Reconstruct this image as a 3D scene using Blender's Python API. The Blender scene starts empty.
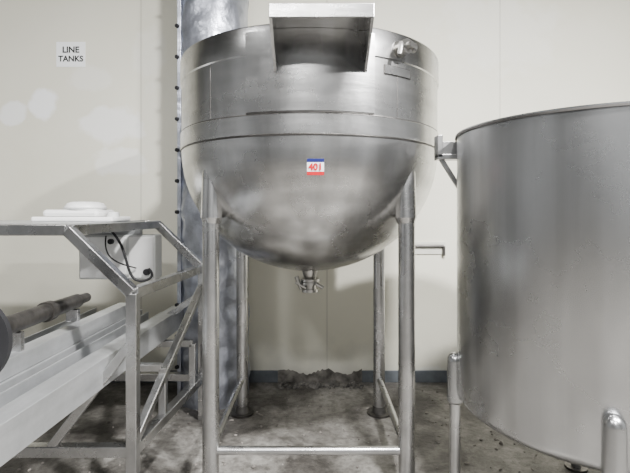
import bpy, bmesh, math, random
from mathutils import Vector, Matrix
random.seed(4)
S=bpy.context.scene
F=455.0; CH=1.25
def P(px,py,Y): return Vector(((px-315)/F*Y, Y, CH+(212-py)/F*Y))
# ---------------- materials
def mk(name):
    m=bpy.data.materials.new(name); m.use_nodes=True
    nt=m.node_tree; b=nt.nodes['Principled BSDF']; return m,nt,b
def node(nt,t,**k):
    n=nt.nodes.new(t)
    for a,v in k.items(): setattr(n,a,v)
    return n
def plain(name,col,rough=.5,metal=0,var=.15,scale=8,bump=0.0):
    m,nt,b=mk(name)
    tc=node(nt,'ShaderNodeTexCoord'); no=node(nt,'ShaderNodeTexNoise')
    no.inputs['Scale'].default_value=scale; no.inputs['Detail'].default_value=6
    nt.links.new(tc.outputs['Object'],no.inputs['Vector'])
    cr=node(nt,'ShaderNodeValToRGB')
    cr.color_ramp.elements[0].position=.3; cr.color_ramp.elements[1].position=.7
    cr.color_ramp.elements[0].color=(*[c*(1-var) for c in col],1)
    cr.color_ramp.elements[1].color=(*[min(1,c*(1+var)) for c in col],1)
    nt.links.new(no.outputs['Fac'],cr.inputs['Fac']); nt.links.new(cr.outputs['Color'],b.inputs['Base Color'])
    b.inputs['Roughness'].default_value=rough; b.inputs['Metallic'].default_value=metal
    if bump:
        bp=node(nt,'ShaderNodeBump'); bp.inputs['Strength'].default_value=bump; bp.inputs['Distance'].default_value=.01
        nt.links.new(no.outputs['Fac'],bp.inputs['Height']); nt.links.new(bp.outputs['Normal'],b.inputs['Normal'])
    return m
def steel(name,col=(.55,.54,.52),rough=.3,streak=(2,2,30),smudge=.25,sc=3.0,bump=.03,metal=1,streak2=None,s2=.35,rv=.10):
    m,nt,b=mk(name)
    tc=node(nt,'ShaderNodeTexCoord')
    mp=node(nt,'ShaderNodeMapping'); mp.inputs['Scale'].default_value=streak
    nt.links.new(tc.outputs['Object'],mp.inputs['Vector'])
    n1=node(nt,'ShaderNodeTexNoise'); n1.inputs['Scale'].default_value=2.5; n1.inputs['Detail'].default_value=5
    nt.links.new(mp.outputs['Vector'],n1.inputs['Vector'])
    n2=node(nt,'ShaderNodeTexNoise'); n2.inputs['Scale'].default_value=sc; n2.inputs['Detail'].default_value=8; n2.inputs['Roughness'].default_value=.6
    nt.links.new(tc.outputs['Object'],n2.inputs['Vector'])
    mx=node(nt,'ShaderNodeMix'); mx.data_type='FLOAT'; mx.inputs[0].default_value=.6
    nt.links.new(n1.outputs['Fac'],mx.inputs[2]); nt.links.new(n2.outputs['Fac'],mx.inputs[3])
    cr=node(nt,'ShaderNodeValToRGB'); cr.color_ramp.elements[0].position=.38; cr.color_ramp.elements[1].position=.60
    cr.color_ramp.elements[0].color=(*[c*(1-smudge) for c in col],1); cr.color_ramp.elements[1].color=(*[min(1,c*(1+smudge)) for c in col],1)
    nt.links.new(mx.outputs[0],cr.inputs['Fac']); col_out=cr.outputs['Color']
    if streak2:
        mp2=node(nt,'ShaderNodeMapping'); mp2.inputs['Scale'].default_value=streak2
        nt.links.new(tc.outputs['Object'],mp2.inputs['Vector'])
        n3=node(nt,'ShaderNodeTexNoise'); n3.inputs['Scale'].default_value=3; n3.inputs['Detail'].default_value=5
        nt.links.new(mp2.outputs['Vector'],n3.inputs['Vector'])
        c3=node(nt,'ShaderNodeValToRGB'); c3.color_ramp.elements[0].position=.40; c3.color_ramp.elements[1].position=.54
        c3.color_ramp.elements[0].color=(.62,.61,.59,1); c3.color_ramp.elements[1].color=(1,1,1,1)
        nt.links.new(n3.outputs['Fac'],c3.inputs['Fac'])
        m3=node(nt,'ShaderNodeMix'); m3.data_type='RGBA'; m3.blend_type='MULTIPLY'; m3.inputs[0].default_value=s2
        nt.links.new(col_out,m3.inputs[6]); nt.links.new(c3.outputs['Color'],m3.inputs[7]); col_out=m3.outputs[2]
    nt.links.new(col_out,b.inputs['Base Color'])
    mr=node(nt,'ShaderNodeMapRange'); mr.inputs[1].default_value=.3; mr.inputs[2].default_value=.7
    mr.inputs[3].default_value=rough+rv; mr.inputs[4].default_value=rough-rv
    nt.links.new(n2.outputs['Fac'],mr.inputs[0]); nt.links.new(mr.outputs[0],b.inputs['Roughness'])
    b.inputs['Metallic'].default_value=metal
    bp=node(nt,'ShaderNodeBump'); bp.inputs['Strength'].default_value=bump; bp.inputs['Distance'].default_value=.02
    nt.links.new(n1.outputs['Fac'],bp.inputs['Height']); nt.links.new(bp.outputs['Normal'],b.inputs['Normal'])
    return m
M_k=steel('kettle_steel',(.57,.57,.57),.26,(1.2,1.2,7),.20,4,.05,1,(5,5,.8),.30,.07)
M_t=steel('tank_steel',(.47,.475,.48),.28,(3,3,.3),.09,2.0,.02,1,(5,5,.25),.22,.05)
M_f=steel('tube_steel',(.50,.50,.50),.28,(3,3,3),.2,6)
M_w=steel('weld_steel',(.13,.125,.12),.45,(4,4,4),.3,12)
M_galv=steel('galvanised',(.50,.51,.52),.40,(8,.6,8),.18,5,.05,.7)
M_dark=plain('black_rubber',(.015,.015,.017),.55,0,.2)
M_rod=plain('rusty_rod',(.075,.07,.065),.40,.7,.5,14,.3)
M_white=plain('white_plastic',(.82,.82,.81),.35,0,.05)
M_greybox=plain('grey_white_box',(.64,.65,.64),.4,0,.06)
M_plate=plain('patch_plate',(.66,.65,.58),.6,0,.08)
M_paper=plain('paper',(.95,.96,.97),.7,0,.02)
M_ink=plain('ink',(.01,.01,.01),.7)
M_red=plain('sticker_red',(.60,.003,.015),.5)
M_blue=plain('sticker_blue',(.008,.012,.13),.5)
M_base=plain('baseboard_grey_blue',(.10,.112,.125),.6,0,.3,10)
M_rub=plain('rubble',(.10,.095,.088),.9,0,.6,9,.5)
M_duct=steel('duct_foil',(.40,.42,.48),.36,(5,5,5),.25,9,.5,.8)
M_brass=plain('dull_fitting',(.45,.44,.42),.28,1,.2)
def wallmat():
    m,nt,b=mk('painted_wall')
    tc=node(nt,'ShaderNodeTexCoord')
    n=node(nt,'ShaderNodeTexNoise'); n.inputs['Scale'].default_value=1.1; n.inputs['Detail'].default_value=5
    nt.links.new(tc.outputs['Object'],n.inputs['Vector'])
    cr=node(nt,'ShaderNodeValToRGB'); cr.color_ramp.elements[0].position=.3; cr.color_ramp.elements[1].position=.7
    cr.color_ramp.elements[0].color=(.72,.70,.585,1); cr.color_ramp.elements[1].color=(.79,.77,.66,1)
    nt.links.new(n.outputs['Fac'],cr.inputs['Fac'])
    last=cr.outputs['Color']
    n3=node(nt,'ShaderNodeTexNoise'); n3.inputs['Scale'].default_value=6; n3.inputs['Detail'].default_value=4
    nt.links.new(tc.outputs['Object'],n3.inputs['Vector'])
    sx=node(nt,'ShaderNodeSeparateXYZ'); nt.links.new(tc.outputs['Object'],sx.inputs[0])
    YW=3.35
    def ma(op,a,bv=None,c=None):
        q=node(nt,'ShaderNodeMath',operation=op)
        for i,v in enumerate((a,bv,c)):
            if v is None: continue
            if isinstance(v,(int,float)): q.inputs[i].default_value=v
            else: nt.links.new(v,q.inputs[i])
        return q.outputs[0]
    for (px,py,rx,ry,st) in ((44,105,15,17,.9),(14,112,14,11,.7),(115,128,30,22,.6),(88,78,22,14,.25),(150,60,16,30,.2),(425,378,30,12,.5),(500,30,60,40,.2),(120,160,30,16,.4)):
        p=P(px,py,YW); rX=rx/F*YW; rZ=ry/F*YW
        dx=ma('DIVIDE',ma('SUBTRACT',sx.outputs['X'],p.x),rX); dz=ma('DIVIDE',ma('SUBTRACT',sx.outputs['Z'],p.z),rZ)
        d=ma('ADD',ma('MULTIPLY',dx,dx),ma('MULTIPLY',dz,dz))
        d=ma('ADD',d,ma('MULTIPLY',ma('SUBTRACT',n3.outputs['Fac'],.5),3.5))
        mr=node(nt,'ShaderNodeMapRange'); mr.inputs[1].default_value=1.2; mr.inputs[2].default_value=.6; mr.inputs[3].default_value=0; mr.inputs[4].default_value=st
        nt.links.new(d,mr.inputs[0])
        mx=node(nt,'ShaderNodeMix'); mx.data_type='RGBA'; mx.inputs[7].default_value=(.93,.94,.95,1)
        nt.links.new(mr.outputs[0],mx.inputs[0]); nt.links.new(last,mx.inputs[6]); last=mx.outputs[2]
    for sxp in (141,500,327):
        X=P(sxp,0,YW).x
        d=ma('ABSOLUTE',ma('SUBTRACT',sx.outputs['X'],X))
        g=ma('MULTIPLY',ma('LESS_THAN',d,.006),.35)
        mx=node(nt,'ShaderNodeMix'); mx.data_type='RGBA'; mx.inputs[7].default_value=(.35,.33,.28,1)
        nt.links.new(g,mx.inputs[0]); nt.links.new(last,mx.inputs[6]); last=mx.outputs[2]
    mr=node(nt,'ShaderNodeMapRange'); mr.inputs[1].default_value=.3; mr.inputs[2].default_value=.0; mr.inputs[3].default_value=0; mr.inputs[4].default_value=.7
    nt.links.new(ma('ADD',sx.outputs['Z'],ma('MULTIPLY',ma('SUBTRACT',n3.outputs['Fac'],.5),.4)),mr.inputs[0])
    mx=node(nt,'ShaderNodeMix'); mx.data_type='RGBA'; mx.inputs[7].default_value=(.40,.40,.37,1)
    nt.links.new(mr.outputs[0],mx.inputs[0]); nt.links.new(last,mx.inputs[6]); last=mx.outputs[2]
    nt.links.new(last,b.inputs['Base Color']); b.inputs['Roughness'].default_value=.6
    bp=node(nt,'ShaderNodeBump'); bp.inputs['Strength'].default_value=.15; bp.inputs['Distance'].default_value=.02
    nt.links.new(n3.outputs['Fac'],bp.inputs['Height']); nt.links.new(bp.outputs['Normal'],b.inputs['Normal'])
    return m
M_wall=wallmat()
def floormat():
    m,nt,b=mk('worn_concrete')
    tc=node(nt,'ShaderNodeTexCoord')
    n1=node(nt,'ShaderNodeTexNoise'); n1.inputs['Scale'].default_value=2.6; n1.inputs['Detail'].default_value=10; n1.inputs['Roughness'].default_value=.65; n1.inputs['Distortion'].default_value=.6
    n2=node(nt,'ShaderNodeTexNoise'); n2.inputs['Scale'].default_value=22; n2.inputs['Detail'].default_value=8; n2.inputs['Roughness'].default_value=.7
    for n in (n1,n2): nt.links.new(tc.outputs['Object'],n.inputs['Vector'])
    cr=node(nt,'ShaderNodeValToRGB'); e=cr.color_ramp.elements
    e[0].position=.38; e[0].color=(.06,.055,.05,1); e[1].position=.64; e[1].color=(.29,.28,.26,1)
    k=e.new(.5); k.color=(.155,.147,.135,1)
    nt.links.new(n1.outputs['Fac'],cr.inputs['Fac'])
    c2=node(nt,'ShaderNodeValToRGB'); c2.color_ramp.elements[0].position=.40; c2.color_ramp.elements[1].position=.56
    c2.color_ramp.elements[0].color=(.45,.44,.43,1); c2.color_ramp.elements[1].color=(1.0,1,1,1)
    nt.links.new(n2.outputs['Fac'],c2.inputs['Fac'])
    mx=node(nt,'ShaderNodeMix'); mx.data_type='RGBA'; mx.blend_type='MULTIPLY'; mx.inputs[0].default_value=.75
    nt.links.new(cr.outputs['Color'],mx.inputs[6]); nt.links.new(c2.outputs['Color'],mx.inputs[7])
    nt.links.new(mx.outputs[2],b.inputs['Base Color']); b.inputs['Roughness'].default_value=.55
    bp=node(nt,'ShaderNodeBump'); bp.inputs['Strength'].default_value=.5; bp.inputs['Distance'].default_value=.02
    nt.links.new(n2.outputs['Fac'],bp.inputs['Height']); nt.links.new(bp.outputs['Normal'],b.inputs['Normal'])
    return m
M_floor=floormat()
M_ceil=plain('dark_ceiling',(.06,.06,.062),.8,0,.3,1)
M_side=plain('warehouse_wall_dark',(.17,.175,.18),.7,0,.5,.6)
# ---------------- geometry helpers
def empty(name,loc=(0,0,0)):
    e=bpy.data.objects.new(name,None); S.collection.objects.link(e); e.location=loc; bpy.context.view_layer.update(); return e
def fin(name,bm,mat,parent=None,smooth=False,bevel=0):
    bmesh.ops.recalc_face_normals(bm,faces=bm.faces)
    me=bpy.data.meshes.new(name); bm.to_mesh(me); bm.free()
    o=bpy.data.objects.new(name,me); S.collection.objects.link(o)
    me.materials.append(mat)
    if smooth:
        for p in me.polygons: p.use_smooth=True
        md=o.modifiers.new('es','EDGE_SPLIT'); md.split_angle=math.radians(38)
    if bevel:
        md=o.modifiers.new('bv','BEVEL'); md.width=bevel; md.segments=2; md.limit_method='ANGLE'
    if parent:
        o.parent=parent; o.matrix_parent_inverse=parent.matrix_world.inverted()
    return o
def box(name,a,b,mat,parent=None,bevel=.0):
    bm=bmesh.new(); bmesh.ops.create_cube(bm,size=1)
    a=Vector(a); b=Vector(b)
    for v in bm.verts: v.co=Vector([(a[i]+b[i])/2+v.co[i]*(b[i]-a[i]) for i in range(3)])
    return fin(name,bm,mat,parent,bevel=bevel)
def frame_mat(d,up=Vector((0,0,1))):
    z=d.normalized()
    if abs(z.dot(up))>.99: up=Vector((0,1,0))
    x=up.cross(z).normalized(); y=z.cross(x)
    return Matrix((x,y,z)).transposed()
def tubes(name,segs,w,mat,parent,bevel=.004):
    bm=bmesh.new()
    for s in segs:
        a,b=Vector(s[0]),Vector(s[1]); ww=s[2] if len(s)>2 else w
        R=frame_mat(b-a); L=(b-a).length
        r=bmesh.ops.create_cube(bm,size=1)
        for v in r['verts']:
            v.co=(a+b)/2+R@Vector((v.co.x*ww,v.co.y*ww,v.co.z*L))
    return fin(name,bm,mat,parent,bevel=bevel)
def cyls(name,segs,mat,parent,n=32):
    bm=bmesh.new()
    for a,b,r1,r2 in segs:
        a,b=Vector(a),Vector(b); R=frame_mat(b-a); L=(b-a).length
        r=bmesh.ops.create_cone(bm,cap_ends=True,segments=n,radius1=r1,radius2=r2,depth=L)
        for v in r['verts']: v.co=(a+b)/2+R@v.co
    return fin(name,bm,mat,parent,smooth=True)
def revolve(name,prof,c,mat,parent,n=128,a0=0,a1=2*math.pi,close=True):
    bm=bmesh.new(); full=abs(a1-a0-2*math.pi)<1e-6
    cols=[]
    for i in range(n if full else n+1):
        a=a0+(a1-a0)*i/n
        cols.append([bm.verts.new((c[0]+r*math.cos(a),c[1]+r*math.sin(a),z)) for r,z in prof])
    m=len(cols)
    for i in range(m if full else m-1):
        A=cols[i];B=cols[(i+1)%m]
        for j in range(len(prof)-1):
            bm.faces.new((A[j],B[j],B[j+1],A[j+1]))
        if close: bm.faces.new((A[-1],B[-1],B[0],A[0]))
    if not full and close:
        bm.faces.new(cols[0]); bm.faces.new(list(reversed(cols[-1])))
    bmesh.ops.remove_doubles(bm,verts=bm.verts,dist=1e-5)
    return fin(name,bm,mat,parent,smooth=True)
def curve(name,pts,r,mat,parent):
    cu=bpy.data.curves.new(name,'CURVE'); cu.dimensions='3D'; cu.bevel_depth=r; cu.bevel_resolution=4
    sp=cu.splines.new('NURBS'); sp.points.add(len(pts)-1)
    for q,p in zip(sp.points,pts): q.co=(*p,1)
    sp.use_endpoint_u=True; sp.order_u=4
    o=bpy.data.objects.new(name,cu); S.collection.objects.link(o); cu.materials.append(mat)
    if parent: o.parent=parent; o.matrix_parent_inverse=parent.matrix_world.inverted()
    return o
def text(name,body,size,loc,mat,parent,off=.015):
    cu=bpy.data.curves.new(name,'FONT'); cu.body=body; cu.size=size; cu.align_x='CENTER'; cu.align_y='CENTER'; cu.extrude=.0004; cu.offset=size*off
    o=bpy.data.objects.new(name,cu); S.collection.objects.link(o); cu.materials.append(mat)
    o.rotation_euler=(math.pi/2,0,0); o.location=loc
    if parent: o.parent=parent; o.matrix_parent_inverse=parent.matrix_world.inverted()
    return o
# ---------------- room
YW=3.35; XL,XR,YB,ZC=-4.2,4.2,-4.0,4.6
box('floor',(XL,YB,-.1),(XR,YW,0),M_floor)
box('wall_back',(XL-.1,YW,-.1),(XR+.1,YW+.1,ZC),M_wall)
box('wall_front',(XL-.1,YB-.1,-.1),(XR+.1,YB,ZC),M_side)
box('wall_left',(XL-.1,YB,-.1),(XL,YW,ZC),M_side)
box('wall_right',(XR,YB,-.1),(XR+.1,YW,ZC),M_side)
box('ceiling',(XL-.1,YB-.1,ZC),(XR+.1,YW+.1,ZC+.1),M_ceil)
bb=empty('baseboard_back')
box('skirting_left',(XL,YW-.015,0),(P(278,0,YW).x,YW,.085),M_base,bb,.003)
box('skirting_right',(P(362,0,YW).x,YW-.015,0),(XR,YW,.085),M_base,bb,.003)
# ---------------- kettle
KX,KY,KR=-.027,2.4,.65; c=(KX,KY)
K=empty('steam_kettle',(KX,KY,0))
zs=1.55; dep=.605
prof=[]
for i in range(0,33):
    a=math.pi/2*i/32
    prof.append((max(.0005,KR*math.sin(a)),zs-dep*math.cos(a)))
prof+= [(KR+.005,zs+.004),(KR+.005,1.628),(KR,1.634),(KR,1.865),(KR+.006,1.869),(KR+.006,1.974),(KR+.003,1.98),(KR-.008,1.98),(KR-.012,1.97),(KR-.012,zs)]
for i in range(32,-1,-1):
    a=math.pi/2*i/32
    prof.append((max(.0005,(KR-.012)*math.sin(a)),zs-(dep-.012)*math.cos(a)))
revolve('bowl_shell',prof,c,M_k,K,160,close=False)
revolve('weld_seam_ring',[(KR-.004,zs-.006),(KR+.0030,zs-.004),(KR+.004,zs+.0),(KR-.004,zs+.003)],c,M_w,K,128)
revolve('band_seam_ring',[(KR-.002,1.630),(KR+.003,1.631),(KR+.002,1.635),(KR-.002,1.636)],c,M_w,K,128)
for i,ad in enumerate((-129,-56,20,150)):
    a=math.radians(ad)
    p=Vector((KX+math.cos(a)*(KR+.0003),KY+math.sin(a)*(KR+.0003),0))
    cyls(f'vertical_weld_{i+1}',[(p+Vector((0,0,1.636)),p+Vector((0,0,1.86)),.0018,.0018)],M_w,K,8)
pa=math.radians(-90-22); pb=math.radians(-90+23.5)
revolve('bracket_pad',[(KR-.002,1.640),(KR+.009,1.640),(KR+.009,1.955),(KR-.002,1.955)],c,M_k,K,24,pa,pb)
revolve('bracket_pad_weld',[(KR-.002,1.635),(KR+.006,1.635),(KR+.006,1.641),(KR-.002,1.641)],c,M_w,K,24,pa,pb)
x0,x1=-.158,.203; yF=1.555
zt=1.25+209/F*yF; zb=1.25+195/F*yF
box('bracket_lip',(x0,yF,zb),(x1,yF+.008,zt),M_k,K,.002)
box('bracket_top',(x0,yF+.008,zt-.008),(x1,KY-math.sqrt(KR**2-.17**2)+.005,zt),M_k,K,.001)
for nm,xa,xb in (('left',x0,x0+.010),('right',x1-.010,x1)):
    xm=(xa+xb)/2-KX; ys=KY-math.sqrt(KR**2-xm**2)-.004
    bm=bmesh.new()
    z2=1.25+(212-72)/F*ys
    pts=[(yF+.008,zt-.008),(yF+.008,zb),(ys-.012,z2),(ys,z2),(ys,zt-.008)]
    A=[bm.verts.new((xa,y,z)) for y,z in pts]; B=[bm.verts.new((xb,y,z)) for y,z in pts]
    bm.faces.new(A); bm.faces.new(list(reversed(B)))
    for j in range(5): bm.faces.new((A[j],A[(j+1)%5],B[(j+1)%5],B[j]))
    fin(f'bracket_gusset_{nm}',bm,M_k,K)
lo=.425; legs=[(-lo,-lo),(lo,-lo),(-lo,lo),(lo,lo)]
for i,(dx,dy) in enumerate(legs):
    p=Vector((KX+dx,KY+dy,0)); u=Vector((-dx,-dy,0)).normalized()
    cyls(f'leg_{i+1}',[(p+Vector((0,0,.03)),p+Vector((0,0,1.30)),.036,.036)],M_f,K)
    cyls(f'leg_sleeve_{i+1}',[(p+u*.004+Vector((0,0,1.225)),p+u*.010+Vector((0,0,1.48)),.047,.044),
                              (p+u*.002+Vector((0,0,1.20)),p+u*.004+Vector((0,0,1.225)),.037,.047)],M_k,K)
    cyls(f'foot_{i+1}',[(p+Vector((0,0,.0)),p+Vector((0,0,.012)),.075,.075),(p+Vector((0,0,.012)),p+Vector((0,0,.05)),.045,.036)],M_w,K)
zr=.215
cyls('leg_rails',[((KX-lo,KY-lo,zr),(KX+lo,KY-lo,zr),.018,.018),((KX-lo,KY-lo,zr),(KX-lo,KY+lo,zr),.018,.018),((KX+lo,KY-lo,zr),(KX+lo,KY+lo,zr),.018,.018)],M_f,K,20)
zb0=zs-dep
cyls('drain_valve',[((KX,KY,zb0-.045),(KX,KY,zb0+.01),.03,.045),((KX,KY,zb0-.06),(KX,KY,zb0-.045),.05,.05),((KX,KY,zb0-.075),(KX,KY,zb0-.062),.05,.05),
  ((KX,KY,zb0-.105),(KX,KY,zb0-.075),.032,.032),((KX,KY,zb0-.115),(KX,KY,zb0-.10),.042,.042)],M_brass,K)
cyls('drain_clamp',[((KX-.075,KY-.03,zb0-.06),(KX-.02,KY-.03,zb0-.09),.009,.009),((KX-.07,KY-.03,zb0-.03),(KX-.045,KY-.03,zb0-.10),.012,.008),((KX+.02,KY-.03,zb0-.06),(KX+.07,KY-.03,zb0-.09),.01,.01)],M_brass,K,12)
def surf(px,py,off=0):
    d=Vector(((px-315)/F,1)); 
    cx,cy=KX,KY; A=d.dot(d); B=-2*(d.x*cx+d.y*cy); C=cx*cx+cy*cy-(KR+off)**2
    Y=(-B-math.sqrt(B*B-4*A*C))/(2*A)
    return Vector((d.x*Y,Y,CH+(212-py)/F*Y))
q=surf(398,50); nrm=Vector((q.x-KX,q.y-KY,0)).normalized(); tg=Vector((-nrm.y,nrm.x,0)); up=Vector((0,0,1))
cyls('inlet_fitting',[(q-nrm*.02,q+nrm*.05,.022,.022),(q+nrm*.0,q+nrm*.010,.036,.036),(q+nrm*.035,q+nrm*.058,.030,.030),
  (q+nrm*.05-tg*.035,q+nrm*.05+tg*.025,.014,.014),(q+nrm*.05+tg*.02,q+nrm*.05+tg*.04,.020,.020),(q+nrm*.05-tg*.03,q+nrm*.05-tg*.04-up*.04,.011,.009),(q+nrm*.055,q+nrm*.08,.016,.012)],M_brass,K,20)
def plate(name,px0,py0,px1,py1,off,th,mat):
    a=surf(px0,py0,off); b=surf(px1,py1,off); z0=b.z; z1=a.z
    aa=math.atan2(a.y-KY,a.x-KX); ab=math.atan2(b.y-KY,b.x-KX)
    return revolve(name,[(KR+off,z0),(KR+off+th,z0),(KR+off+th,z1),(KR+off,z1)],c,mat,K,6,aa,ab)
plate('data_plate_backing',383.5,64.5,409.5,80,-.002,.006,M_w)
plate('data_plate',384.3,65.3,408.7,79,.0,.007,M_f)
def bowl(px,py):
    d=Vector(((px-315)/F,1,(212-py)/F))
    f=lambda Y:((d.x*Y-KX)/KR)**2+((Y-KY)/KR)**2+((CH+d.z*Y-zs)/dep)**2-1
    lo_,hi=1.2,KY
    for _ in range(60):
        m=(lo_+hi)/2
        if f(m)>0: lo_=m
        else: hi=m
    return Vector((d.x*hi,hi,CH+d.z*hi))
def sticker(name,x0,y0,x1,y1,off,mat):
    bm=bmesh.new(); N=6; g=[]
    for i in range(N+1):
        row=[]
        for j in range(N+1):
            p=bowl(x0+(x1-x0)*i/N,y0+(y1-y0)*j/N)
            n=Vector(((p.x-KX)/KR**2,(p.y-KY)/KR**2,(p.z-zs)/dep**2)).normalized()
            row.append(bm.verts.new(p+n*off))
        g.append(row)
    for i in range(N):
        for j in range(N): bm.faces.new((g[i][j],g[i+1][j],g[i+1][j+1],g[i][j+1]))
    return fin(name,bm,mat,K)
sticker('lot_sticker_body',307,158.5,324,175,.0015,M_paper)
sticker('lot_sticker_header',307,158.5,324,162,.0020,M_blue)
sticker('lot_sticker_footer',307,171.5,324,175,.0020,M_red)
sp=bowl(315.5,167); n=Vector(((sp.x-KX)/KR**2,(sp.y-KY)/KR**2,(sp.z-zs)/dep**2)).normalized()
tx=text('lot_sticker_number','401',.036,sp+n*.003,M_red,K,.04); tx.rotation_euler=(math.pi/2+math.asin(n.z)*-1.0,0,0)
# ---------------- duct behind
dc=(-.685,3.09); D=empty('insulated_duct',(dc[0],dc[1],0))
bm=bmesh.new(); N=64; rows=180; cols=[]
for j in range(rows+1):
    z=.0+ZC*j/rows
    rr=.228+.007*abs(math.sin(z*8.5))+.003*math.sin(z*47)
    row=[]
    for i in range(N):
        a=2*math.pi*i/N; r=rr+.006*math.sin(3*a+z*9)*math.sin(z*6+a)+.005*math.sin(7*a-z*23)*math.sin(z*13)
        row.append(bm.verts.new((dc[0]+r*math.cos(a),dc[1]+r*math.sin(a),z)))
    cols.append(row)
for j in range(rows):
    for i in range(N): bm.faces.new((cols[j][i],cols[j][(i+1)%N],cols[j+1][(i+1)%N],cols[j+1][i]))
fin('duct_body',bm,M_duct,D,True)
aS=math.radians(215)
sb=Vector((dc[0]+.235*math.cos(aS),dc[1]+.235*math.sin(aS),0))
box('duct_seam_strip',(sb.x-.012,sb.y-.02,0),(sb.x+.012,sb.y+.02,ZC),M_duct,D,.002)
cyls('duct_rivets',[(sb+Vector((-.01,-.018,z)),sb+Vector((-.016,-.03,z)),.014,.012) for z in [0.25+.2*k for k in range(20)]],M_dark,D,12)
# ---------------- right tank
TX,TY,TR=1.067,1.764,.494; T=empty('mixing_tank',(TX,TY,0))
zt_,zb_=1.566,.49
prof=[(.0005,zb_-.06),(.25,zb_-.05),(.40,zb_-.03),(.455,zb_-.015),(.482,zb_+.005),(TR,zb_+.03),(TR,zt_-.012),(TR+.006,zt_-.008),(TR+.006,zt_),(TR-.006,zt_),(TR-.008,zt_-.01),(TR-.008,zb_+.03),(.40,zb_-.02),(.0005,zb_-.045)]
revolve('tank_shell',prof,(TX,TY),M_t,T,160,close=False)
revolve('rim_band',[(TR-.002,zt_-.012),(TR+.0075,zt_-.012),(TR+.0075,zt_-.005),(TR-.002,zt_-.005)],(TX,TY),M_w,T,128)
a1=math.atan2(1.885-TY,.578-TX); a2=math.atan2(1.30-TY,.857-TX)
angs=[a1,a2,a1+math.pi,a2+math.pi]
for i,a in enumerate(angs):
    p=Vector((TX+math.cos(a)*(TR+.008),TY+math.sin(a)*(TR+.008),0))
    cyls(f'leg_{i+1}',[(p+Vector((0,0,.01)),p+Vector((0,0,.5)),.022,.022)],M_f,T)
    cyls(f'leg_foot_{i+1}',[(p,p+Vector((0,0,.012)),.05,.05)],M_w,T)
    prof=[(.0005,.67)]+[(.031*math.sin(t_),.635+.035*math.cos(t_)) for t_ in [math.pi/2*k/8 for k in range(1,9)]]+[(.033,.47),(.024,.46),(.0005,.46)]
    revolve(f'leg_dome_sleeve_{i+1}',prof,(p.x,p.y),M_t,T,32,close=False)
ya=1.93
box('side_bracket_post',(P(436,0,ya).x,ya-.03,P(0,158,ya).z),(P(441,0,ya).x,ya+.03,P(0,136,ya).z),M_f,T,.002)
box('side_bracket_arm',(P(436,0,ya).x,ya-.03,P(0,160,ya).z),(P(464,0,ya).x,ya+.03,P(0,155,ya).z),M_f,T,.002)
box('side_bracket_web',(P(440,0,ya).x,ya+.015,P(0,158,ya).z),(P(464,0,ya).x,ya+.022,P(0,141,ya).z),M_f,T,.001)
tubes('side_bracket_brace',[((P(441,159,ya)),(P(463,194,ya)))],.018,M_f,T,.002)
# ---------------- square tube stand (left)
ST=empty('tube_frame_stand',(-1.5,2.3,0))
yf,yr=1.9,2.75
def X(x,y): return x+(.08*(y-yf)/(yr-yf))
w=.046
segs=[]
XLt=-2.35
for y in (yf,yr):
    tp=(X(-1.03,y),y,1.175); kn=(X(-.76,y),y,.912); ft=(X(-.76,y),y,0.0)
    tpl=(XLt+.27,y,1.175); knl=(XLt,y,.912); ftl=(XLt,y,0.0)
    segs+=[(tpl,tp),(tp,kn),(kn,ft),(tpl,knl),(knl,ftl)]
    segs+=[((XLt,y,.256),(X(-.76,y),y,.256),.045)]
for (x,z) in ((-1.03,1.175),(-.76,.912),(-.76,.256)):
    segs.append(((X(x,yf),yf,z),(X(x,yr),yr,z),.045))
for (x,z) in ((XLt+.27,1.175),(XLt,.912),(XLt,.256)):
    segs.append(((x,yf,z),(x,yr,z),.045))
tubes('frame_tubes',segs,w,M_f,ST)
tubes('frame_braces',[((X(-1.10,yf),yf,.27),(X(-.77,yf),yf,.70)),((X(-.76,yf),yf+.03,.29),(X(-.76,yr),yr-.03,.80)),((X(-1.5,yr),yr,.26),(X(-.78,yr),yr,.75)),
   ((-1.9,yf+.3,.50),(-.74,yf+.3,.50)),
   ((-1.9,yf+.3,.27),(-1.9,yf+.3,.50)),((-.735,yf+.3,.27),(-.735,yf+.3,.50)),
   ((XLt,yr-.15,.50),(-.70,yr-.15,.50)),((-.70,yr-.15,.27),(-.70,yr-.15,.50)),((XLt,yr-.15,.27),(XLt,yr-.15,.50))],.036,M_f,ST)
box('frame_top_sheet',(XLt+.28,yf+.03,1.196),(-1.02,yr-.01,1.201),M_galv,ST)
B=empty('galvanised_channel_beams',(-1.1,2.0,0))
def channel(name,xa,xb,y0,y1,z0,h,skew=0,openup=False):
    th=.008
    bm=bmesh.new()
    pr=[(xa,z0),(xb,z0),(xb,z0+h),(xb-th,z0+h),(xb-th,z0+th),(xa+th,z0+th),(xa+th,z0+h),(xa,z0+h)] 
    if not openup: pr=[(x,2*z0+h-z) for x,z in pr]
    A=[bm.verts.new((x,y0,z)) for x,z in pr]; Bv=[bm.verts.new((x+skew,y1,z)) for x,z in pr]
    bm.faces.new(A); bm.faces.new(list(reversed(Bv)))
    for j in range(8): bm.faces.new((A[j],A[(j+1)%8],Bv[(j+1)%8],Bv[j]))
    return fin(name,bm,M_galv,B,bevel=.002)
channel('channel_1',-.985,-.90,1.25,2.95,.521,.12,.06)
channel('channel_2',-1.10,-1.005,1.15,2.85,.521,.105,.05,True)
channel('channel_3',-1.23,-1.12,1.15,2.85,.521,.12,.04)
channel('channel_4',-1.42,-1.25,1.35,2.9,.521,.12,.02,True)
channel('channel_5',-1.19,-1.12,1.62,2.7,.643,.07,.03)
RS=empty('roller_shaft',(-1.15,1.9,0))
ra=Vector((-1.13,1.30,.835)); rb=Vector((-1.205,2.4,.80)); rd=(rb-ra)
def rp(t): return ra+rd*t
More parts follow.
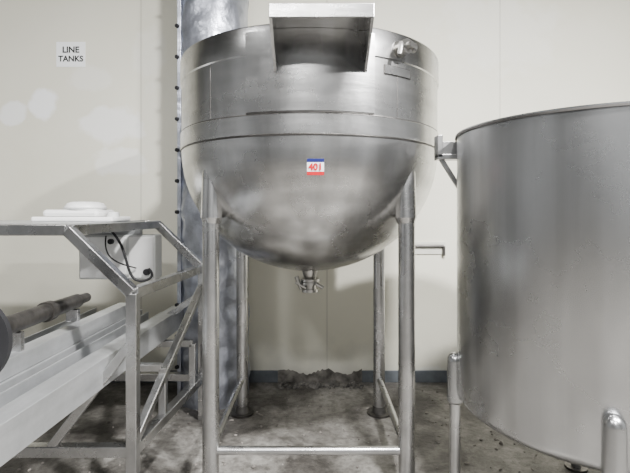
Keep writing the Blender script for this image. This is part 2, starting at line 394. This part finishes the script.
cyls('shaft_rod',[(rp(-.25),rp(.62),.036,.036),(rp(.62),rp(.66),.044,.044),(rp(.66),rp(.9),.036,.034),(rp(.9),rp(1),.026,.024)],M_rod,RS)
cyls('reel_disc',[(rp(.14),rp(.16),.155,.155),(rp(-.12),rp(-.10),.155,.155),(rp(-.12),rp(.15),.07,.07)],M_dark,RS,64)
for k,tt in enumerate((.42,.86)):
    p=rp(tt); base=.711
    box(f'shaft_cradle_{k+1}',(p.x-.03,p.y-.012,base),(p.x+.03,p.y+.012,p.z-.034),M_f,RS,.003)
WC=empty('white_blower_unit',(-1.2,2.4,1.2))
box('housing_flange',(-1.42,2.27,1.202),(-1.01,2.5,1.226),M_white,WC,.008)
box('housing_body',(-1.37,2.28,1.226),(-1.09,2.49,1.262),M_white,WC,.016)
revolve('housing_cap',[(.0005,1.305),(.06,1.303),(.085,1.296),(.098,1.280),(.10,1.262),(.0005,1.262)],(-1.20,2.38),M_white,WC,48,close=False)
cyls('housing_cap_ring',[((-1.20,2.38,1.268),(-1.20,2.38,1.274),.104,.104)],M_greybox,WC,48)
cyls('housing_ring',[((-1.045,2.36,1.226),(-1.045,2.36,1.25),.03,.027)],M_greybox,WC,24)
CB=empty('electrical_control_box',(-1.06,2.62,1.0))
box('box_body',(-1.33,2.56,.87),(-.90,2.68,1.12),M_greybox,CB,.008)
box('box_door',(-1.32,2.55,.88),(-1.06,2.56,1.11),M_white,CB,.004)
box('box_side_panel',(-1.045,2.553,.88),(-.91,2.56,1.11),M_white,CB,.004)
box('box_hanger',(-1.3,2.60,1.12),(-1.0,2.64,1.195),M_galv,CB)
cyls('box_gland',[((-.94,2.555,.915),(-.94,2.53,.915),.018,.018),((-1.14,2.55,1.085),(-1.14,2.53,1.085),.015,.015)],M_dark,CB,16)
curve('box_cable',[P(112,232,2.53),P(120,240,2.46),P(126,258,2.45),P(130,277,2.46),P(142,284,2.46),P(156,276,2.48),P(149,269,2.53)],.007,M_dark,CB)
curve('box_cable_short',[P(106,236,2.53),P(104,250,2.48),P(112,262,2.48),P(128,266,2.5),P(136,268,2.54)],.004,M_dark,CB)
# ---------------- sign
SG=empty('line_tanks_sign',(P(71,54,YW).x,YW,P(71,54,YW).z))
a=P(56.5,67,YW); b=P(85.5,42,YW)
box('sign_sheet',(a.x,YW-.003,a.z),(b.x,YW-.0005,b.z),M_paper,SG)
mid=(a+b)/2
text('sign_text_line','LINE',.062,(mid.x,YW-.004,mid.z+.032),M_ink,SG,.03)
text('sign_text_tanks','TANKS',.058,(mid.x,YW-.004,mid.z-.034),M_ink,SG,.03)
# ---------------- rubble
def rocks(name,pts,mat,flat=1):
    bm=bmesh.new()
    for (x,y,r) in pts:
        k=bmesh.ops.create_icosphere(bm,subdivisions=1,radius=1)
        sx_,sy_,sz=r*random.uniform(.7,1.8),r*random.uniform(.6,1.1),r*random.uniform(.3,.9)*flat; rot=random.uniform(0,6)
        for v in k['verts']:
            q=v.co*(1+random.uniform(-.3,.3)); q=Vector((q.x*sx_,q.y*sy_,max(q.z,-.6)*sz+.6*sz))
            q.rotate(Matrix.Rotation(rot,3,'Z')); v.co=q+Vector((x,y,0))
    return fin(name,bm,mat)
pts=[(random.uniform(P(276,0,3.2).x,P(362,0,3.2).x),random.uniform(3.22,3.29),random.uniform(.010,.030)) for _ in range(46)]
rocks('wall_rubble_pile',pts,M_rub)
M_deb=plain('chips',(.19,.175,.16),.9,0,.7,9,.5)
pts=[(random.uniform(-1.6,1.3),random.uniform(1.7,3.2),random.uniform(.003,.011)) for _ in range(300)]
rocks('floor_debris',pts,M_deb)
m_hole=plain('broken_masonry',(.13,.122,.11),.95,0,.8,14,.8)
bm=bmesh.new(); N=40; x0_,x1_=P(278,0,YW).x,P(362,0,YW).x
top=[bm.verts.new((x0_+(x1_-x0_)*i/N,YW-.004,.075+.02*math.sin(i*.35)+random.uniform(-.01,.012))) for i in range(N+1)]
bot=[bm.verts.new((x0_+(x1_-x0_)*i/N,YW-.004,0)) for i in range(N+1)]
for i in range(N): bm.faces.new((bot[i],bot[i+1],top[i+1],top[i]))
fin('wall_damage_patch',bm,m_hole)
WB=empty('wall_conduit',(P(432,247,YW).x,YW,1.0))
a=P(415,246,YW); b=P(443,249,YW)
cyls('conduit_pipe',[((a.x,YW-.02,a.z),(b.x,YW-.02,a.z),.011,.011),((b.x,YW-.02,a.z),(b.x,YW-.02,a.z-.07),.011,.011)],M_w,WB,16)
box('conduit_plate',(a.x-.02,YW-.010,a.z-.06),(b.x+.02,YW,a.z+.03),M_plate,WB,.002)
# ---------------- lights
m_em,nt,bs=mk('lamp_glow'); bs.inputs['Emission Color'].default_value=(1,.99,.97,1); bs.inputs['Emission Strength'].default_value=12
M_house=plain('lamp_housing',(.7,.7,.7),.5)
def lamp(i,x,y,z,power,L=1.3,W=.25,rot=0):
    e=empty('ceiling_lamp' if i==0 else f'ceiling_lamp.{i:03d}',(x,y,z))
    dx,dy=(L/2,W/2)
    box('housing',(x-dx,y-dy,z),(x+dx,y+dy,z+.07),M_house,e)
    box('diffuser',(x-dx+.02,y-dy+.02,z-.015),(x+dx-.02,y+dy-.02,z),m_em,e)
    cyls('hanger_rods',[((x-dx*.7,y,z+.07),(x-dx*.7,y,ZC),.006,.006),((x+dx*.7,y,z+.07),(x+dx*.7,y,ZC),.006,.006)],M_house,e,8)
    l=bpy.data.lights.new('lamp_light','AREA'); l.shape='RECTANGLE'; l.size=2*dx; l.size_y=2*dy; l.energy=power; l.color=(1,.99,.975)
    o=bpy.data.objects.new('lamp_light',l); S.collection.objects.link(o); o.location=(x,y,z-.03); o.parent=e; o.matrix_parent_inverse=e.matrix_world.inverted()
lamp(0,.75,.3,3.9,420,.3,.2)
lamp(1,-2.4,-.4,4.0,85,.25,1.3)
lamp(2,-.4,-2.2,4.0,190,1.2,.3)
lamp(3,1.9,.1,3.15,430,.2,.2)
wd=bpy.data.worlds.new('World'); S.world=wd; wd.use_nodes=True
wd.node_tree.nodes['Background'].inputs[0].default_value=(.8,.85,.9,1); wd.node_tree.nodes['Background'].inputs[1].default_value=.2
# ---------------- camera
cam=bpy.data.cameras.new('Camera'); co=bpy.data.objects.new('Camera',cam); S.collection.objects.link(co); S.camera=co
co.location=(0,0,CH); co.rotation_euler=(math.pi/2,0,0)
cam.sensor_width=36; cam.lens=36*F/630; cam.shift_y=-(236.5-212)/630.0; cam.clip_start=.02
